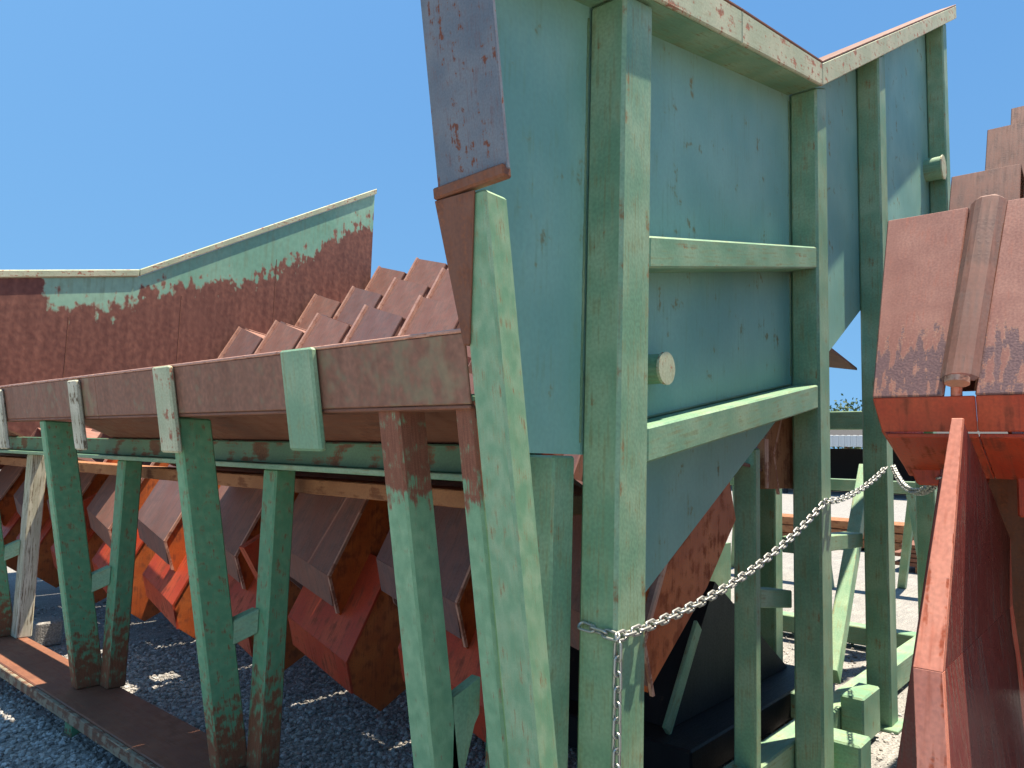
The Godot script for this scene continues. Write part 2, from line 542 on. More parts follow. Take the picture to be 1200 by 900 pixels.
	# --- plate over the front end of the wall, its ledge and gusset
	var plate := []
	for i in 8:
		var y := 3.0 if i & 2 else 2.385
		plate.append(Vector3(-1.222 if i & 1 else -1.478, y, front_z(y) + (0.0 if i & 4 else -0.016)))
	begin(); hexa(plate, 0.003)
	part("end_plate", finish(), M.end_plate, f)
	plate = []
	for i in 8:
		var y := 2.384 if i & 2 else 2.352
		plate.append(Vector3(-1.225 if i & 1 else -1.487, y + (0.012 if i & 1 else 0.0), front_z(y) + (0.014 if i & 4 else -0.02)))
	begin(); hexa(plate, 0.005)
	part("ledge", finish(), M.rust, f)
	plate = []
	for i in 8:
		var y := 2.35 if i & 2 else 1.95
		var x := (-1.335 if i & 2 else -1.405) if i & 1 else (-1.487 if i & 2 else -1.428)
		plate.append(Vector3(x, y, front_z(y) + (0.009 if i & 4 else 0.001)))
	begin(); hexa(plate, 0.002)
	part("gusset", finish(), M.rust, f)
	plate = []
	for i in 8:
		var y := 2.35 if i & 2 else 1.95
		var x := -1.421 if i & 1 else (-1.484 if i & 2 else -1.428)
		plate.append(Vector3(x, y, front_z(y) + (-0.001 if i & 4 else -0.14)))
	begin(); hexa(plate, 0.002)
	part("gusset_web", finish(), M.rust, f)
	# --- leaning corner column
	var col := lean_bar(-1.361, 0.114, 0.0, 2.351, 0.095)
	part("column", span_uv(col, 0.0, 2.6), M.green_col, f)
	# --- front channel with its lip and cover straps
	for seg in [[-1.432, -4.02], [-4.024, -7.2], [-7.204, -10.2]]:
		var c := []
		for i in 8:
			var y := 1.985 if i & 2 else 1.79
			c.append(Vector3(seg[0] if i & 1 else seg[1], y, front_z(y) + (0.0 if i & 4 else -0.012)))
		begin(); hexa(c, 0.003, Vector3.RIGHT)
		var ch := finish()
		var arr := ch.surface_get_arrays(0)
		var vs: PackedVector3Array = arr[Mesh.ARRAY_VERTEX]
		var uv: PackedVector2Array = arr[Mesh.ARRAY_TEX_UV]
		for i in vs.size():
			uv[i] = Vector2((vs[i].x + 4.02) / 2.588, (1.985 - vs[i].y) * 3.0)
		arr[Mesh.ARRAY_TEX_UV] = uv
		var am := ArrayMesh.new()
		am.add_surface_from_arrays(Mesh.PRIMITIVE_TRIANGLES, arr)
		var chn := part("front_channel", am, M.channel, f)
		part("lip", box_mesh(Vector3(seg[1], 1.986, front_z(1.985) - 0.10), Vector3(seg[0], 1.998, front_z(1.985) + 0.004), 0.003, Vector3.RIGHT), M.worn_edge, chn)
		part("flange", box_mesh(Vector3(seg[1], 1.776, front_z(1.79) - 0.09), Vector3(seg[0], 1.788, front_z(1.79) - 0.002), 0.003, Vector3.RIGHT), M.rust, chn)
	for s in [[-2.205, 0.185, 1.646, 1.992, 0], [-3.225, 0.15, 1.62, 1.99, 1], [-4.25, 0.11, 1.615, 1.975, 2], [-5.52, 0.13, 1.6, 1.97, 2], [-6.5, 0.13, 1.6, 1.97, 2]]:
		var sm: Material = M.green if s[4] == 0 else (M.fascia if s[4] == 1 else M.white_leg)
		part("strap", lean_bar(s[0], s[1], s[2], s[3], 0.03, 0.033), sm, f)
	# --- leaning front legs with upright rear legs, joined by a brace, on a base rail
	var spots := [[-1.473, 0.075, 0.1], [-1.805, 0.1, 0.12], [-3.235, 0.08, 0.15], [-4.9, 0.08, 0.16], [-6.56, 0.08, 0.16], [-8.2, 0.08, 0.16], [-9.8, 0.08, 0.16]]
	for k in spots.size():
		var s: Array = spots[k]
		var lg := lean_bar(s[0], s[1], 0.2, 1.775 if k > 1 else 1.82, s[2], -0.014)
		part("leg", span_uv(lg, 0.2 if k > 1 else -0.4, 1.8), M.leg if k > 1 else M.leg_top_rust, f)
		if k == 0:
			continue
		var x: float = s[0] + 0.1 if k > 1 else s[0] + 0.13
		var rear := bar_mesh(Vector3(x, 0.2, -1.98), Vector3(x, 1.555, -1.98), Vector3(0.055, 0, 0), Vector3(0, 0, 0.055), 0.008)
		part("rear_leg", span_uv(rear, 0.2, 2.4), M.leg if k != 4 else M.white_leg, f)
		var zf: float = front_z(0.85) - s[2] - 0.016
		begin()
		if k == 1:
			# this brace has a cut-out underside
			var c := [Vector2(zf, 0.86), Vector2(-1.923, 0.9), Vector2(-1.923, 0.78), Vector2(zf - 0.1, 0.75), Vector2(zf - 0.06, 0.62), Vector2(zf - 0.03, 0.3), Vector2(zf - 0.01, 0.3)]
			loft(c, s[0] + 0.01, s[0] + 0.05)
		else:
			bar(Vector3(s[0] + 0.01, 0.81, zf + 0.004), Vector3(s[0] + 0.06, 0.86, -1.924), Vector3(0.03, 0, 0), Vector3(0, 0.055, 0))
		part("brace", finish(), M.green, f)
	begin()
	bar(Vector3(-1.6, 0.17, -1.84), Vector3(-10.3, 0.17, -1.84), Vector3(0, 0.03, 0), Vector3(0, 0, 0.17), 0.006)
	part("base_rail", finish(), M.rust, f)
	begin()
	bar(Vector3(-1.6, 0.165, -1.655), Vector3(-10.3, 0.165, -1.655), Vector3(0, 0.03, 0), Vector3(0, 0, 0.013), 0.004)
	part("rail_edge", finish(), M.rail_edge, f)
	for x in [-2.1, -4.72, -7.3, -9.8]:
		part("foot", box_mesh(Vector3(x - 0.05, 0, -1.82), Vector3(x + 0.05, 0.139, -1.72)), M.leg, f)
	# --- beams behind the channel, infeed plate, plank
	begin()
	bar(Vector3(-1.6, 1.632, -1.95), Vector3(-10.28, 1.637, -1.95), Vector3(0, 0.052, 0), Vector3(0, 0, 0.05), 0.006)
	var cb := part("cross_beam", finish(), M.beam, f)
	begin()
	bar(Vector3(-1.6, 1.569, -1.93), Vector3(-10.28, 1.569, -1.93), Vector3(0, 0.012, 0), Vector3(0, 0, 0.075), 0.003)
	part("flange", finish(), M.green, cb)
	begin()
	bar(Vector3(-1.6, 1.475, -2.2), Vector3(-10.28, 1.475, -2.2), Vector3(0, 0.035, 0), Vector3(0, 0, 0.1), 0.004)
	part("deck_edge", finish(), M.deck, f)
	for seg in [[-1.6, -3.6], [-3.604, -4.95], [-6.7, -8.2], [-8.204, -10.28]]:
		begin()
		loft([Vector2(-1.475, 1.9), Vector2(-1.475, 1.885), Vector2(-2.32, 1.517), Vector2(-3.15, 1.30), Vector2(-3.15, 1.315), Vector2(-2.32, 1.532)], seg[0], seg[1], Vector2.ZERO, true, Vector3.RIGHT)
		part("infeed_plate", finish(), M.rust, f)
	# upright at the wall's corner, behind the panel
	part("inner_post", bar_mesh(Vector3(-1.53, 0.0, -1.99), Vector3(-1.53, 1.655, -1.99), Vector3(0.06, 0, 0), Vector3(0, 0, 0.06), 0.008), M.green, f)
	# --- steps: five rows of nine slabs; each slab's front face leans back 60 degrees and its edges slope
	step_meshes("low_", 0.2, 0.6, 0.4)
	step_meshes("high_", 0.33, 0.8, 0.12)
	for row in 5:
		for k in 9:
			var tip := Vector3(-1.475 - 0.98 * k, 0.97 + 0.73 * row, -2.5 - 1.27 * row)
			if k == 0 and row > 1:
				continue
			var sl := Node3D.new()
			sl.name = "step_slab"
			f.add_child(sl, true)
			sl.position = tip
			var fm: Material = M.slab
			if (row + k) % 3 == 1:
				fm = M.slab_b
			var key := "low_" if row < 2 else "high_"
			part("front_plate", S[key + "front"], fm, sl)
			if not (k == 0 and row < 2):
				part("end_plate", S[key + "cap_r"], M.orange if row < 2 else M.slab, sl)
			part("end_plate", S[key + "cap_l"], M.slab, sl)
			part("tread", S[key + "tread"], M.slab, sl)
			var fl := Node3D.new()
			fl.name = "set_back_slab"
			f.add_child(fl, true)
			fl.position = tip
			part("front_plate", S[key + "fill"], M.slab_b if fm == M.slab else M.slab, fl)
			part("tread", S[key + "fill_tread"], M.slab, fl)
			part("rim", S[key + "rim"] if row > 1 else S[key + "edge"], M.worn_edge, sl)
	# --- lower apron slabs under the first row
	for k in range(1, 9):
		var ap := Node3D.new()
		ap.name = "apron_slab"
		f.add_child(ap, true)
		ap.position = Vector3(-1.475 - 0.98 * k + (0.2 if k > 0 else 0.0), 0.55, -2.5)
		part("front_plate", S.low_front, M.red, ap)
		part("end_plate", S.low_cap, M.orange, ap)
	# --- inclined carriers under the slabs
	for x in [-1.53, -4.2, -7.2, -10.0]:
		begin()
		if x > -2.0:
			loft([Vector2(-2.42, 1.05), Vector2(-3.33, 1.56), Vector2(-3.4, 1.38), Vector2(-3.1, 1.1), Vector2(-2.6, 0.76)], x - 0.03, x + 0.03)
		else:
			loft([Vector2(-2.42, 1.05), Vector2(-7.7, 3.9), Vector2(-7.7, 3.6), Vector2(-3.15, 1.1), Vector2(-2.6, 0.76)], x - 0.03, x + 0.03)
		part("carrier", finish(), M.orange if x > -2.0 else M.red, f)
	# boxed end of the second row, seen below the side panel
	begin()
	loft([Vector2(-3.66, 1.52), Vector2(-3.66, 1.77), Vector2(-3.855, 1.9), Vector2(-4.25, 1.95), Vector2(-4.25, 1.52)], -1.50, -1.462)
	var eb := part("end_box", finish(), M.deck, f)
	part("edge_strip", bar_mesh(Vector3(-1.455, 1.525, -3.665), Vector3(-1.455, 1.77, -3.665), Vector3(0.006, 0, 0), Vector3(0, 0, 0.012), 0.002), M.worn_edge, eb)
	# --- uprights and ties below the near wall
	part("upright", box_mesh(Vector3(XW - 0.11, 0.1, -3.575), Vector3(XW, 1.72, -3.51), 0.008), M.green, f)
	var ties := [[Vector3(XW, 1.045, -3.572), Vector3(XW, 0.99, -3.985)], [Vector3(XW, 1.25, -4.165), Vector3(XW, 1.21, -5.265)]]
	for t in ties:
		part("tie", bar_mesh(t[0] + Vector3(-0.06, -0.045, 0), t[1] + Vector3(-0.06, -0.045, 0), Vector3(0.06, 0, 0), Vector3(0, 0.045, 0)), M.green, f)
	part("upright", box_mesh(Vector3(-2.3, 0.1, -5.75), Vector3(-2.16, 1.5, -5.6), 0.01), M.green, f)
	part("upright", box_mesh(Vector3(-3.4, 0.1, -7.9), Vector3(-3.25, 3.4, -7.75), 0.01), M.green, f)
	part("diagonal", bar_mesh(Vector3(-1.68, 0.24, -5.32), Vector3(-1.95, 1.62, -7.2), Vector3(0.05, 0, 0), Vector3(0, 0.05, 0.03)), M.green, f)
	# base frame
	part("base_beam", box_mesh(Vector3(XW - 0.14, 0.03, -8.0), Vector3(XW - 0.003, 0.22, -2.3), 0.008, Vector3(0, 0, 1)), M.green, f)
	for z in [-5.0, -7.4]:
		part("base_beam", box_mesh(Vector3(-10.3 if z < -6.0 else -3.2, 0.04, z - 0.09), Vector3(XW - 0.145, 0.2, z + 0.09), 0.008, Vector3.RIGHT), M.green, f)
	part("base_beam", box_mesh(Vector3(XW, 0.03, -5.1), Vector3(XP - 0.02, 0.3, -4.75), 0.01, Vector3.RIGHT), M.green, f)
	part("base_beam", box_mesh(Vector3(XW, 0.03, -4.45), Vector3(XP + 0.1, 0.2, -4.25), 0.01, Vector3.RIGHT), M.green, f)
	# back frame under the top of the stair
	for x in [-1.6, -4.4, -7.2, -10.0]:
		part("rear_post", box_mesh(Vector3(x - 0.08, 0.0, -7.95), Vector3(x + 0.08, 3.6, -7.79), 0.01), M.green, f)
	part("rear_beam", box_mesh(Vector3(-10.3, 2.0, -7.785), Vector3(-1.5, 2.18, -7.68), 0.008, Vector3.RIGHT), M.green, f)
	# --- stub pipes through the wall
	for s in [[Vector3(XW, 1.99, -2.455), 0.062, 0.1], [Vector3(XW, 4.35, -7.4), 0.11, 0.15]]:
		var path := [s[0], s[0] + Vector3(s[2] - 0.012, 0, 0)]
		begin(); tube(path, s[1] * 0.92, 20)
		var sp := part("stub_pipe", finish(), M.green, f)
		begin(); tube([path[1] + Vector3(0.0005, 0, 0), path[1] + Vector3(0.012, 0, 0)], s[1], 20)
		part("pipe_cap", finish(), M.fascia, sp)
	# --- far side wall
	var fw := []
	for z in [-1.25, -4.15, -8.05]:
		fw.append(Vector2(z, far_top(z)))
	fw.append(Vector2(-8.05, wall_bottom(-8.05)))
	fw.append(Vector2(-2.3, wall_bottom(-2.3)))
	fw.append(Vector2(-1.5, 1.6))
	part("far_panel", sheet(fw, XFAR, XFAR - 0.02, FZ, FY), M.far_wall, f)
	for seg in [[-1.2, -4.15], [-4.154, -8.08]]:
		var c := []
		for i in 8:
			var z: float = seg[0] if i & 4 else seg[1]
			var y := far_top(z) + (0.1 if i & 2 else 0.003)
			c.append(Vector3(XFAR + 0.03 if i & 1 else XFAR - 0.2, y, z))
		begin(); hexa(c, 0.012, Vector3(0, 0.2, -1).normalized())
		part("fascia", finish(), M.fascia, f)
	for z in [-2.05, -4.0, -5.3, -7.74]:
		part("post", box_mesh(Vector3(XFAR - 0.17, 0.0, z - 0.16), Vector3(XFAR - 0.024, far_top(z) - 0.05, z), 0.01), M.green, f)
	# vertical weld seams of the far panel
	for z in [-3.35, -4.75, -6.2]:
		part("seam", box_mesh(Vector3(XFAR, wall_bottom(z) + 0.1, z - 0.005), Vector3(XFAR + 0.003, far_top(z) - 0.5, z + 0.005), 0.001), M.rust, f)

var S := {}

func step_meshes(key: String, slope: float, w: float, behind: float) -> void:
	# outline of a slab in (z, y) from its tip; up is the direction of the leaning face
	var up := Vector2(-0.5, 0.866)
	var skew := up * slope * w
	var L := 0.87
	var nrm := Vector2(-0.866, -0.5) * 0.016
	begin()
	var tip := Vector2.ZERO
	var b1 := Vector2(-0.07, -0.21)
	loft([tip, up * L, up * L + nrm, tip + Vector2(-0.015, -0.004)], 0.0, -w, skew, true, Vector3(0, 0.866, -0.5))
	loft([tip + Vector2(0.0, -0.001), tip + Vector2(-0.015, -0.005), b1 + Vector2(-0.015, 0.0), b1], 0.0, -w, skew, true, Vector3(0, 0.866, -0.5))
	S[key + "front"] = finish()
	begin()
	var proud := Vector2(0.866, 0.5) * 0.04
	loft([proud, up * L + proud, up * L + Vector2(0.0002, 0), Vector2(0.0002, 0.0004)], -w + 0.03 - 0.045, -w + 0.03, -skew * 0.046, true, Vector3(0, 0.866, -0.5))
	var rim := finish()
	S[key + "rim"] = shifted(rim, pt(skew, 0.0))
	begin()
	loft([Vector2(0.003, 0.001), up * L + Vector2(0.003, 0.001), up * L + nrm, Vector2(-0.015, -0.004)], 0.014, 0.001, Vector2.ZERO, true, Vector3(0, 0.866, -0.5))
	loft([Vector2(0.003, -0.001), Vector2(-0.015, -0.005), b1 + Vector2(-0.015, 0.0), b1 + Vector2(0.003, 0)], 0.014, 0.001, Vector2.ZERO, true, Vector3(0, 0.866, -0.5))
	S[key + "edge"] = finish()
	var tread := up * L + Vector2(-0.86, -0.12)
	var tread_end := up * L + Vector2(-1.08, -0.15)
	var cap := [Vector2(-0.017, -0.006), up * (L - 0.006) + nrm * 1.1, tread, Vector2(-0.62, -0.02), Vector2(-0.24, -0.33), b1 + Vector2(-0.018, -0.002)]
	begin(); loft(cap, -0.012, -0.024)
	S[key + "cap_r"] = finish()
	var capl := []
	for p in cap:
		capl.append(p + skew)
	begin(); loft(capl, -w + 0.012, -w + 0.002)
	S[key + "cap_l"] = finish()
	begin()
	loft([up * L + nrm * 1.2, tread_end + Vector2(0, 0.003), tread_end + Vector2(0, -0.013), up * L + nrm * 1.2 + Vector2(0, -0.016)], 0.0, -w, skew, true, Vector3.RIGHT)
	S[key + "tread"] = finish()
	# the set-back slab between two of these
	var fa := -w - 0.008
	var fb := -0.972
	var back := Vector2(-behind, 0.0) + skew
	var fs := up * slope * (fa - fb)
	begin()
	loft([back, back + up * L, back + up * L + nrm, back + Vector2(-0.015, -0.004)], fa, fb, fs, true, Vector3(0, 0.866, -0.5))
	loft([back + Vector2(0.0, -0.001), back + Vector2(-0.015, -0.005), back + b1 + Vector2(-0.015, 0.0), back + b1], fa, fb, fs, true, Vector3(0, 0.866, -0.5))
	S[key + "fill"] = finish()
	begin()
	loft([back + up * L + nrm * 1.2, back + up * L + Vector2(-1.15, -0.16), back + up * L + Vector2(-1.15, -0.175), back + up * L + nrm * 1.2 + Vector2(0, -0.016)], fa, fb, fs, true, Vector3.RIGHT)
	S[key + "fill_tread"] = finish()
	var lw := 0.66
	var lsk := up * 0.14
	begin()
	loft([Vector2.ZERO, up * 0.55, up * 0.55 + nrm, Vector2(-0.015, -0.004)], 0.0, -lw, lsk, true, Vector3(0, 0.866, -0.5))
	loft([Vector2(0, -0.001), Vector2(-0.015, -0.005), Vector2(-0.06, -0.17), Vector2(-0.045, -0.17)], 0.0, -lw, lsk, true, Vector3(0, 0.866, -0.5))
	S.low_front = finish()
	var lc := [Vector2(-0.017, -0.006), up * 0.54 + nrm * 1.1, up * 0.54 + Vector2(-0.4, -0.2), Vector2(-0.5, -0.2), Vector2(-0.26, -0.31), Vector2(-0.062, -0.17)]
	begin(); loft(lc, -0.012, -0.024)
	S.low_cap = finish()
	if key == "low_":
		return
	M.slab_b = tint(M.slab, Color(0.9, 0.94, 1.0))

func shifted(mesh: ArrayMesh, by: Vector3) -> ArrayMesh:
	var s2 := SurfaceTool.new()
	s2.append_from(mesh, 0, Transform3D(Basis.IDENTITY, by))
	return s2.commit()

# ------------------------------------------------------------------ the orange feeder beside it
func orange_feeder() -> void:
	var f := thing("step_feeder", "orange and rust brown step feeder with salmon front leg", "conveyor", Vector3.ZERO)
	var rise := [Vector2(-2.916, 2.555), Vector2(-4.161, 3.111), Vector2(-5.385, 3.802), Vector2(-6.617, 4.421), Vector2(-7.85, 5.06)]
	var up := Vector2(-0.44, 0.898)
	var cols := [[-0.7, -0.443], [-0.33, 0.55], [0.56, 1.5], [1.51, 2.5], [2.51, 3.5], [3.51, 4.5], [4.51, 5.5], [5.51, 6.5], [6.51, 7.5]]
	for r in rise.size():
		var top: Vector2 = rise[r]
		var face_len := 0.76
		var tip := top - up * face_len
		for ci in cols.size():
			var xa: float = cols[ci][0]
			var xb: float = cols[ci][1]
			if r > 0 and ci < 2:
				xb = -0.41 if ci == 0 else xb
				xa = xa if ci == 0 else -0.395
			var sl := Node3D.new()
			sl.name = "step_slab"
			f.add_child(sl, true)
			sl.position = Vector3(xa, tip.y, tip.x)
			var w := xb - xa
			var narrow := 0.024 if ci == 0 and r == 0 else 0.0
			# front plate, slightly narrower towards its tip at the free end
			var c := []
			for i in 8:
				var p := up * face_len if i & 2 else Vector2(0, 0)
				if not i & 4:
					p += Vector2(-0.018, -0.006)
				var low_left := narrow
				var low_right := w
				if r == 0 and ci == 0:
					low_right = w - 0.03
				if r == 0 and ci == 1:
					low_left = -0.06
				c.append(Vector3((w if i & 2 else low_right) if i & 1 else (0.0 if i & 2 else low_left), p.y, p.x))
			begin(); hexa(c, 0.004, Vector3(0, 0.898, -0.44))
			var mesh := finish()
			if r == 0:
				part("front_plate", span_uv2(mesh, 0.0, up.y * face_len, xa), M.slab_front, sl)
			else:
				part("front_plate", mesh, M.slab, sl)
			# nose below it and the underside
			begin()
			c = []
			for i in 8:
				var p := Vector2(-0.002, -0.003) if i & 2 else Vector2(-0.03, -0.11)
				if not i & 4:
					p += Vector2(-0.016, 0)
				c.append(Vector3((w + (0.052 if ci == 0 and r == 0 else 0.0)) if i & 1 else (-0.059 if ci == 1 and r == 0 else narrow + (0.0 if i & 2 else 0.02)), p.y, p.x))
			hexa(c, 0.003)
			part("nose_plate", finish(), M.red, sl)
			begin()
			c = []
			for i in 8:
				var p := Vector2(-0.05, -0.114) if i & 4 else Vector2(-0.33, -0.24)
				if not i & 2:
					p += Vector2(0, -0.014)
				c.append(Vector3((w + (0.052 if ci == 0 and r == 0 else 0.0)) if i & 1 else (-0.059 if ci == 1 and r == 0 else 0.03 + narrow), p.y, p.x))
			hexa(c, 0.003, Vector3(0, 0, 1))
			part("underside", finish(), M.red, sl)
			begin()
			loft([Vector2(-0.022, -0.01), up * (face_len - 0.008) + Vector2(-0.02, 0), up * face_len + Vector2(-0.7, -0.18), Vector2(-0.6, -0.1), Vector2(-0.34, -0.22), Vector2(-0.06, -0.11)], 0.012 + narrow, 0.022 + narrow)
			part("end_plate", finish(), M.red, sl)
			begin()
			loft([up * face_len + Vector2(-0.02, 0.0), up * face_len + Vector2(-0.7, -0.17), up * face_len + Vector2(-0.7, -0.185), up * face_len + Vector2(-0.02, -0.016)], 0.0, w, Vector2.ZERO, true, Vector3.RIGHT)
			part("tread", finish(), M.slab, sl)
	# round cover between the first two slabs, with a flared foot
	var c := []
	var t0: Vector2 = rise[0]
	var tp := t0 - up * 0.76
	var a := Vector3(-0.382, t0.y + 0.004, t0.x - 0.03)
	var b := Vector3(-0.432, tp.y + 0.03, tp.x - 0.03)
	begin()
	c = []
	var out := Vector3(0, 0.44, 0.898)
	for i in 8:
		var p := a if i & 2 else b
		p += out * 0.03
		if i & 4:
			p += out * 0.026 + Vector3(0.026 if i & 1 else -0.026, 0, 0)
		else:
			p += out * -0.012 + Vector3(0.06 if i & 1 else -0.06, 0, 0)
		c.append(p)
	hexa(c, 0.012, Vector3(0, 0.898, -0.44))
	var cover := part("joint_cover", finish(), M.slab, f)
	begin(); tube([b + Vector3(0, 0.02, 0.045), b + Vector3(0, 0.002, 0.05)], 0.034, 20)
	part("cover_foot", finish(), M.worn_edge, cover)
	begin(); tube([Vector3(-0.44, 1.9, -2.6), Vector3(-0.446, 1.79, -2.62)], 0.016, 10)
	part("pin", finish(), M.salmon, f)
	# lower box under the first slab
	begin()
	c = []
	for i in 8:
		c.append(Vector3((-0.45 if i & 2 else -0.48) if i & 1 else (-0.645 if i & 2 else -0.61), 1.672 if i & 2 else 1.59, -2.86 if i & 4 else -3.4))
	hexa(c, 0.006)
	part("lower_box", finish(), M.red, f)
	c = []
	for i in 8:
		c.append(Vector3(7.4 if i & 1 else -0.33, 1.672 if i & 2 else 1.5, -2.9 if i & 4 else -3.4))
	begin(); hexa(c, 0.006)
	part("lower_box", finish(), M.red, f)
	# tapered front leg: salmon front edge, deep red side
	var key := [[1.794, -0.430, -0.402, -2.45], [1.157, -0.467, -0.402, -2.10], [0.0, -0.36, -0.29, -1.69]]
	for k in 2:
		var p: Array = key[k]
		var q: Array = key[k + 1]
		var gap := 0.0003 if k == 1 else 0.0
		c = []
		for i in 8:
			var u: Array = p if i & 2 else q
			c.append(Vector3(u[2] if i & 1 else u[1], u[0] - (gap if i & 2 else 0.0), u[3] if i & 4 else u[3] - 0.03))
		begin(); hexa(c, 0.0015)
		part("front_leg", finish(), M.salmon, f)
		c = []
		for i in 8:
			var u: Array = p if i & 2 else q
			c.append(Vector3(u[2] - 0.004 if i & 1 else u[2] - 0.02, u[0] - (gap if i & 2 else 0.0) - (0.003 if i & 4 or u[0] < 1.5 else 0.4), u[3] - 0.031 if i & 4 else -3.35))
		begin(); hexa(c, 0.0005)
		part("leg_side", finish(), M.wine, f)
	c = []
	for i in 8:
		var y := 1.66 if i & 2 else 0.0
		c.append(Vector3(-0.5 if i & 1 else (-0.535 if i & 2 else -0.79), y, -2.85 if i & 4 else -2.87))
	begin(); hexa(c, 0.003)
	part("rear_gusset", finish(), M.wine, f)
	# plates closing the space under and behind the slabs
	part("back_plate", box_mesh(Vector3(-0.6, 0.8, -3.62), Vector3(7.5, 1.66, -3.6), 0.004), M.rust, f)
	begin()
	loft([tp + Vector2(-0.1, 0.02), t0 + Vector2(-0.1, -0.05), t0 + Vector2(-0.115, -0.05), tp + Vector2(-0.115, 0.02)], -0.47, -0.31)
	part("joint_backing", finish(), M.rust, f)
	# frame under the slabs
	part("post", box_mesh(Vector3(-0.36, 0.0, -4.35), Vector3(-0.22, 2.2, -4.2), 0.008), M.rust, f)
	part("post", box_mesh(Vector3(-0.30, 0.0, -3.3), Vector3(-0.16, 1.498, -3.16), 0.008), M.rust, f)
	part("post", box_mesh(Vector3(3.5, 0.0, -3.3), Vector3(3.64, 1.498, -3.16), 0.008), M.red, f)
	part("foot_gusset", box_mesh(Vector3(-0.42, 0.0, -4.18), Vector3(-0.16, 0.32, -4.16), 0.004), M.red, f)
	part("base_beam", box_mesh(Vector3(-0.30, 0.02, -7.6), Vector3(-0.16, 0.16, -4.36), 0.008, Vector3(0, 0, 1)), M.red, f)
	part("base_beam", box_mesh(Vector3(-0.15, 0.02, -4.4), Vector3(7.4, 0.16, -4.2), 0.008, Vector3.RIGHT), M.red, f)
	begin()
	loft([Vector2(-2.95, 1.58), Vector2(-7.9, 4.1), Vector2(-7.9, 3.7), Vector2(-2.95, 1.2)], -0.10, -0.04)
	part("carrier", finish(), M.red, f)
	begin()
	loft([Vector2(-2.95, 1.58), Vector2(-7.9, 4.1), Vector2(-7.9, 3.7), Vector2(-2.95, 1.2)], 7.3, 7.36)
	part("carrier", finish(), M.red, f)
	part("rear_post", box_mesh(Vector3(-0.3, 0.0, -7.8), Vector3(-0.14, 3.7, -7.64), 0.01), M.red, f)
	part("rear_post", box_mesh(Vector3(7.2, 0.0, -7.8), Vector3(7.36, 3.7, -7.64), 0.01), M.red, f)

func span_uv2(mesh: ArrayMesh, lo: float, hi: float, x0: float) -> ArrayMesh:
	var arr := mesh.surface_get_arrays(0)
	var vs: PackedVector3Array = arr[Mesh.ARRAY_VERTEX]
	var uv: PackedVector2Array = arr[Mesh.ARRAY_TEX_UV]
	for i in vs.size():
		uv[i] = Vector2((vs[i].x + x0) * 1.2 + 0.35, clampf((hi - vs[i].y) / (hi - lo), 0.0, 0.995))
	arr[Mesh.ARRAY_TEX_UV] = uv
	var out := ArrayMesh.new()
	out.add_surface_from_arrays(Mesh.PRIMITIVE_TRIANGLES, arr)
	return out

# ------------------------------------------------------------------ chain
func link_mesh() -> ArrayMesh:
	var path := []
	var r := 0.0135
	var half := 0.0165
	for k in 12:
		var a := TAU * k / 12.0
		path.append(Vector3(cos(a) * r, 0, sin(a) * r + half * signf(sin(a) + 1e-6)))
	begin(); tube(path, 0.0052, 6, true)
	return finish()

func lay_chain(parent: Node, path: Array, mesh: Mesh, pitch := 0.046) -> void:
	var cur := Curve3D.new()
	cur.bake_interval = 0.01
	for p in path:
		cur.add_point(p)
	var n := int(cur.get_baked_length() / pitch)
	for k in n:
		var p := cur.sample_baked((k + 0.5) * pitch)
		var q := cur.sample_baked((k + 0.5) * pitch + 0.01)
		var d := (q - p).normalized()
		var s := d.cross(Vector3(0.31, 0.2, 0.93)).normalized()
		var o := part("link", mesh, M.steel, parent, p)
		o.basis = Basis(s, d.cross(s), d).rotated(d, (PI * 0.5 if k % 2 else 0.0) + 0.5 + rng.randf_range(-0.15, 0.15))

func sag(a: Vector3, b: Vector3, drop: float, n := 14) -> Array:
	var out := []
	for k in n + 1:
		var t := float(k) / n
		out.append(a.lerp(b, t) - Vector3(0, drop * 4.0 * t * (1.0 - t), 0))
	return out

func chains() -> void:
	var mesh := link_mesh()
	var ch := thing("chain", "galvanised link chain slung along green posts to the orange feeder", "chain", Vector3.ZERO)
	var p1 := Vector3(XP + 0.014, 1.095, -2.035)
	var p2 := Vector3(XP + 0.016, 1.46, -4.0)
	var p3 := Vector3(XP + 0.016, 1.655, -5.22)
	var p4 := Vector3(-0.53, 1.62, -2.84)
	lay_chain(ch, sag(p1, p2, 0.085), mesh)
	lay_chain(ch, [p2] + [Vector3(XP + 0.016, 1.462, -4.16)] + sag(Vector3(XP + 0.016, 1.462, -4.2), p3, 0.03), mesh)
	lay_chain(ch, sag(p3 + Vector3(0.02, 0, -0.05), p4, 0.1), mesh)
	# round the first post and its loose end
	lay_chain(ch, [p1, Vector3(XP - 0.01, 1.098, -2.034), Vector3(XW + 0.02, 1.11, -2.034)], mesh)
	lay_chain(ch, [p1 + Vector3(0, -0.02, -0.005), p1 + Vector3(0.002, -0.5, -0.004), Vector3(XP + 0.012, 0.15, -2.04)], mesh)

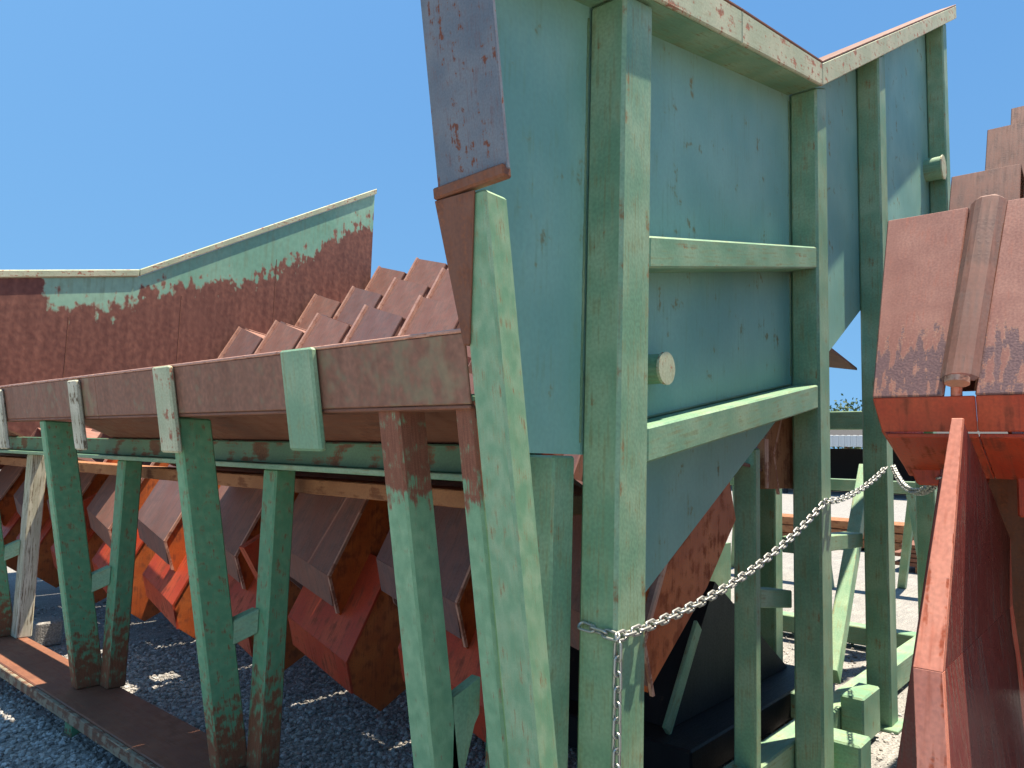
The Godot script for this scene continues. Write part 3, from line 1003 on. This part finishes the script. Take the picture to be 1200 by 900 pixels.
# ------------------------------------------------------------------ yard
func guard_hood() -> void:
	var g := thing("guard_hood", "black pointed sheet metal hood standing inside the green frame", "machine cover", Vector3(0, 0, 0))
	begin()
	loft([Vector2(-3.75, 0.21), Vector2(-4.28, 0.93), Vector2(-5.45, 0.21)], -2.02, -3.4)
	part("hood", finish(), M.black, g)
	part("edge_strip", bar_mesh(Vector3(-2.0, 0.22, -3.66), Vector3(-2.0, 0.72, -4.02), Vector3(0.012, 0, 0), Vector3(0, 0.03, 0.03)), M.green, g)
	begin()
	loft([Vector2(-4.4, 1.0), Vector2(-5.8, 1.0), Vector2(-5.8, 0.35), Vector2(-5.3, 0.35)], -2.6, -2.62)
	part("back_sheet", finish(), M.green, g)
	part("sill", box_mesh(Vector3(-3.4, 0.03, -5.55), Vector3(-1.8, 0.205, -3.55), 0.01), M.black, g)

func setting() -> void:
	begin()
	var e := 250.0
	var q := [Vector3(-e, 0, -e), Vector3(e, 0, -e), Vector3(e, 0, e), Vector3(-e, 0, e)]
	face(q, Vector3.UP, Vector3(0, 0, 1), Vector3.ZERO)
	var g := part("ground", finish(), M.ground, self)
	g.set_meta("kind", "structure")
	# loose gravel near the camera
	var mm := MultiMesh.new()
	mm.transform_format = MultiMesh.TRANSFORM_3D
	mm.use_colors = true
	mm.mesh = pebble()
	var spots := []
	for k in 60000:
		var x := rng.randf_range(-8.5, 0.4)
		var z := rng.randf_range(-7.5, -0.7)
		if k % 3 > 0:
			x = rng.randf_range(-6.5, -1.6)
			z = rng.randf_range(-4.2, -0.9)
		spots.append(Vector2(x, z))
	mm.instance_count = spots.size()
	for k in spots.size():
		var s := 0.004 + 0.015 * pow(rng.randf(), 2.5)
		var b := Basis(Vector3(rng.randf() - 0.5, rng.randf() - 0.5, rng.randf() - 0.5).normalized(), rng.randf() * TAU).scaled(Vector3(s, s * 0.8, s))
		mm.set_instance_transform(k, Transform3D(b, Vector3(spots[k].x, s * 0.3, spots[k].y)))
		var v := rng.randf_range(0.16, 0.46)
		var warm := rng.randf_range(0.82, 1.0)
		mm.set_instance_color(k, Color(v, v * (0.5 + warm * 0.5), v * warm))
	var mi := MultiMeshInstance3D.new()
	mi.name = "gravel"
	mi.multimesh = mm
	var gm := plain(Color.WHITE, 0.9)
	gm.vertex_color_use_as_albedo = true
	mi.material_override = gm
	mi.set_meta("kind", "stuff")
	tag(mi, "loose grey gravel lying under and around both feeders", "gravel")
	add_child(mi)

func pebble() -> ArrayMesh:
	var t := (1.0 + sqrt(5.0)) / 2.0
	var v := [Vector3(-1, t, 0), Vector3(1, t, 0), Vector3(-1, -t, 0), Vector3(1, -t, 0), Vector3(0, -1, t), Vector3(0, 1, t), Vector3(0, -1, -t), Vector3(0, 1, -t), Vector3(t, 0, -1), Vector3(t, 0, 1), Vector3(-t, 0, -1), Vector3(-t, 0, 1)]
	var fcs := [0, 11, 5, 0, 5, 1, 0, 1, 7, 0, 7, 10, 0, 10, 11, 1, 5, 9, 5, 11, 4, 11, 10, 2, 10, 7, 6, 7, 1, 8, 3, 9, 4, 3, 4, 2, 3, 2, 6, 3, 6, 8, 3, 8, 9, 4, 9, 5, 2, 4, 11, 6, 2, 10, 8, 6, 7, 9, 8, 1]
	begin()
	for k in range(0, 60, 3):
		var a: Vector3 = v[fcs[k]].normalized() * (0.8 + 0.4 * fposmod(fcs[k] * 0.37, 1.0))
		var b: Vector3 = v[fcs[k + 1]].normalized() * (0.8 + 0.4 * fposmod(fcs[k + 1] * 0.37, 1.0))
		var c: Vector3 = v[fcs[k + 2]].normalized() * (0.8 + 0.4 * fposmod(fcs[k + 2] * 0.37, 1.0))
		face([a, b, c], a + b + c, Vector3.UP, Vector3.ZERO)
	return finish()

func shed() -> void:
	var s := thing("shed", "long dark open shed with pale corrugated roof edge behind the feeders", "shed", Vector3(-11, 0, -42))
	part("wall", box_mesh(Vector3(-14, 0, -8), Vector3(14, 2.7, -7.8)), M.dark_cladding, s)
	for x in [-13.8, -9.2, -4.6, 0.0, 4.6, 9.2, 13.8]:
		part("post", box_mesh(Vector3(x - 0.1, 0, -0.1), Vector3(x + 0.1, 2.6, 0.1)), M.dark_cladding, s)
	begin()
	var x := -14.4
	while x < 14.4:
		box(Vector3(x, 2.62, 0.25), Vector3(x + 0.17, 3.25, 0.33), 0.02)
		box(Vector3(x + 0.17, 2.64, 0.27), Vector3(x + 0.3, 3.23, 0.3), 0.01)
		x += 0.3
	part("roof_edge", finish(), M.white_roof, s)
	begin()
	loft([Vector2(0.24, 3.2), Vector2(-8.2, 4.4), Vector2(-8.2, 4.3), Vector2(0.24, 3.1)], -14.4, 14.4)
	part("roof", finish(), M.dark_cladding, s)

func tree(at: Vector3, h: float, sd: int, label: String) -> void:
	var t := thing("tree", label, "tree", at, "trees beyond the yard")
	var r := RandomNumberGenerator.new()
	r.seed = sd
	begin()
	tube([Vector3.ZERO, Vector3(0.1, h * 0.3, 0), Vector3(0.0, h * 0.7, 0.1)], 0.22, 8)
	for k in 6:
		var a := TAU * k / 6.0
		var y := h * (0.3 + 0.06 * k)
		tube([Vector3(0, y, 0), Vector3(cos(a), 0.8, sin(a)) * h * 0.15 + Vector3(0, y, 0)], 0.07, 6)
	part("trunk", finish(), M.rust, t)
	begin()
	for k in 46:
		var d := Vector3(r.randfn(), r.randfn() * 0.8, r.randfn()).normalized() * pow(r.randf(), 0.4)
		var cl := Vector3(d.x * h * 0.34, h * 0.62 + d.y * h * 0.34, d.z * h * 0.34)
		for j in 60:
			var p := cl + Vector3(r.randfn(), r.randfn(), r.randfn()) * h * 0.055
			var u := Vector3(r.randfn(), r.randfn(), r.randfn()).normalized() * 0.16
			var w := u.cross(Vector3(r.randfn(), r.randfn(), r.randfn())).normalized() * 0.1
			face([p - u, p + w, p + u, p - w], Vector3.UP, Vector3.UP, p)
	part("crown", finish(), M.leaf, t)

func yard() -> void:
	M.leaf = plain(Color(0.075, 0.12, 0.04).linear_to_srgb(), 0.7)
	shed()
	tree(Vector3(-20.6, 0, -70.0), 7.8, 501, "broad leafy tree rising above the pale shed roof")
	tree(Vector3(-17.5, 0, -76.0), 6.6, 502, "lower bushy tree beside the broad tree beyond the shed")
	# stacked timber in the sun
	var st_ := thing("timber_stack", "low stack of brown sawn beams on the sunny yard", "timber stack", Vector3(-4.6, 0, -16.5))
	for row in 3:
		for k in 4:
			part("beam", box_mesh(Vector3(-2.2 + rng.randf() * 0.2, 0.06 + row * 0.17, k * 0.24), Vector3(2.2 + rng.randf() * 0.3, 0.215 + row * 0.17, 0.2 + k * 0.24), 0.01, Vector3.RIGHT), M.deck, st_)
	# spare green frame parts stored behind the feeders
	var fr := thing("trestle", "dark green steel trestle stored on the sunny yard behind the posts", "trestle", Vector3(-3.6, 0, -11.0))
	for x in [-1.2, 0.0, 1.2]:
		part("leg", bar_mesh(Vector3(x - 0.25, 0, -0.4), Vector3(x, 1.3, 0), Vector3(0.05, 0, 0), Vector3(0, 0, 0.05)), M.green, fr)
		part("leg", bar_mesh(Vector3(x + 0.25, 0, 0.4), Vector3(x, 1.3, 0.11), Vector3(0.05, 0, 0), Vector3(0, 0, 0.05)), M.green, fr)
	part("top_beam", box_mesh(Vector3(-1.7, 1.3, -0.08), Vector3(1.7, 1.46, 0.16), 0.008, Vector3.RIGHT), M.green, fr)
	var sk := thing("steel_stack", "flat stack of rusty steel plates beside the sawn beams", "steel stack", Vector3(-2.2, 0, -13.6))
	for k in 5:
		part("plate", box_mesh(Vector3(-1.0 + rng.randf() * 0.2, 0.1 + k * 0.07, -0.5), Vector3(1.0 + rng.randf() * 0.2, 0.16 + k * 0.07, 0.5), 0.006), M.rust, sk)
	for x in [-0.6, 0.6]:
		part("bearer", box_mesh(Vector3(x - 0.05, 0, -0.5), Vector3(x + 0.05, 0.099, 0.5)), M.deck, sk)
	# pale block lying by the base rail
	var bl := thing("concrete_block", "small pale grey concrete block beyond the rusty base rail", "block", Vector3(-6.95, 0, -2.3))
	begin()
	box(Vector3(-0.11, 0.0, -0.1), Vector3(0.11, 0.2, 0.1), 0.015)
	part("block", finish(), M.ground, bl)

# clear summer air: deeper blue overhead, paler low down and towards the sun
func air(to_sun: Vector3) -> Image:
	var w := 512
	var h := 256
	var im := Image.create(w, h, false, Image.FORMAT_RGBF)
	for y in h:
		var e := (0.5 - (y + 0.5) / h) * PI
		for x in w:
			var a := ((x + 0.5) / w - 0.5) * TAU
			var d := Vector3(sin(a) * cos(e), sin(e), -cos(a) * cos(e))
			var up := maxf(d.y, 0.0)
			var c := Vector3(0.27, 0.58, 0.92).lerp(Vector3(0.085, 0.27, 0.68), pow(up, 0.6))
			var g := maxf(d.dot(to_sun), 0.0)
			c = c * (1.0 + 0.25 * g * g) + Vector3(0.22, 0.30, 0.18) * g * g * g
			if d.y < 0.0:
				c = Vector3(0.30, 0.56, 0.92).lerp(Vector3(0.3, 0.29, 0.28), minf(1.0, -d.y * 8.0))
			im.set_pixel(x, y, Color(c.x, c.y, c.z))
	return im

# ------------------------------------------------------------------ scene
func _ready() -> void:
	rng.seed = 7
	var cam := Camera3D.new()
	cam.name = "camera"
	cam.fov = 54.7
	cam.near = 0.05
	cam.far = 600.0
	cam.transform = Transform3D(Basis(Vector3(0.760049, 0.028803, -0.649227), Vector3(0.040584, 0.994964, 0.091653), Vector3(0.648597, -0.096009, 0.755052)).orthonormalized(), Vector3(0, 1.65, 0))
	add_child(cam)
	cam.current = true
	var to_sun := Vector3(0.12, 0.95, -0.27).normalized()
	var sky_mat := PanoramaSkyMaterial.new()
	sky_mat.panorama = ImageTexture.create_from_image(air(to_sun))
	var sky := Sky.new()
	sky.sky_material = sky_mat
	var env := Environment.new()
	env.background_mode = Environment.BG_SKY
	env.sky = sky
	env.background_energy_multiplier = 0.43
	env.tonemap_mode = Environment.TONE_MAPPER_LINEAR
	env.tonemap_exposure = 2.4
	env.sdfgi_enabled = true
	env.ssao_enabled = true
	env.ssil_enabled = true
	var we := WorldEnvironment.new()
	we.name = "environment"
	we.environment = env
	add_child(we)
	var sun := DirectionalLight3D.new()
	sun.name = "sun"
	sun.light_energy = 1.6
	sun.light_color = Color(1.0, 0.95, 0.86)
	sun.light_angular_distance = 0.5
	sun.shadow_enabled = true
	add_child(sun)
	sun.basis = Basis.looking_at(-to_sun, Vector3(1, 0, 0))

	make_materials()
	setting()
	green_feeder()
	orange_feeder()
	chains()
	guard_hood()
	yard()
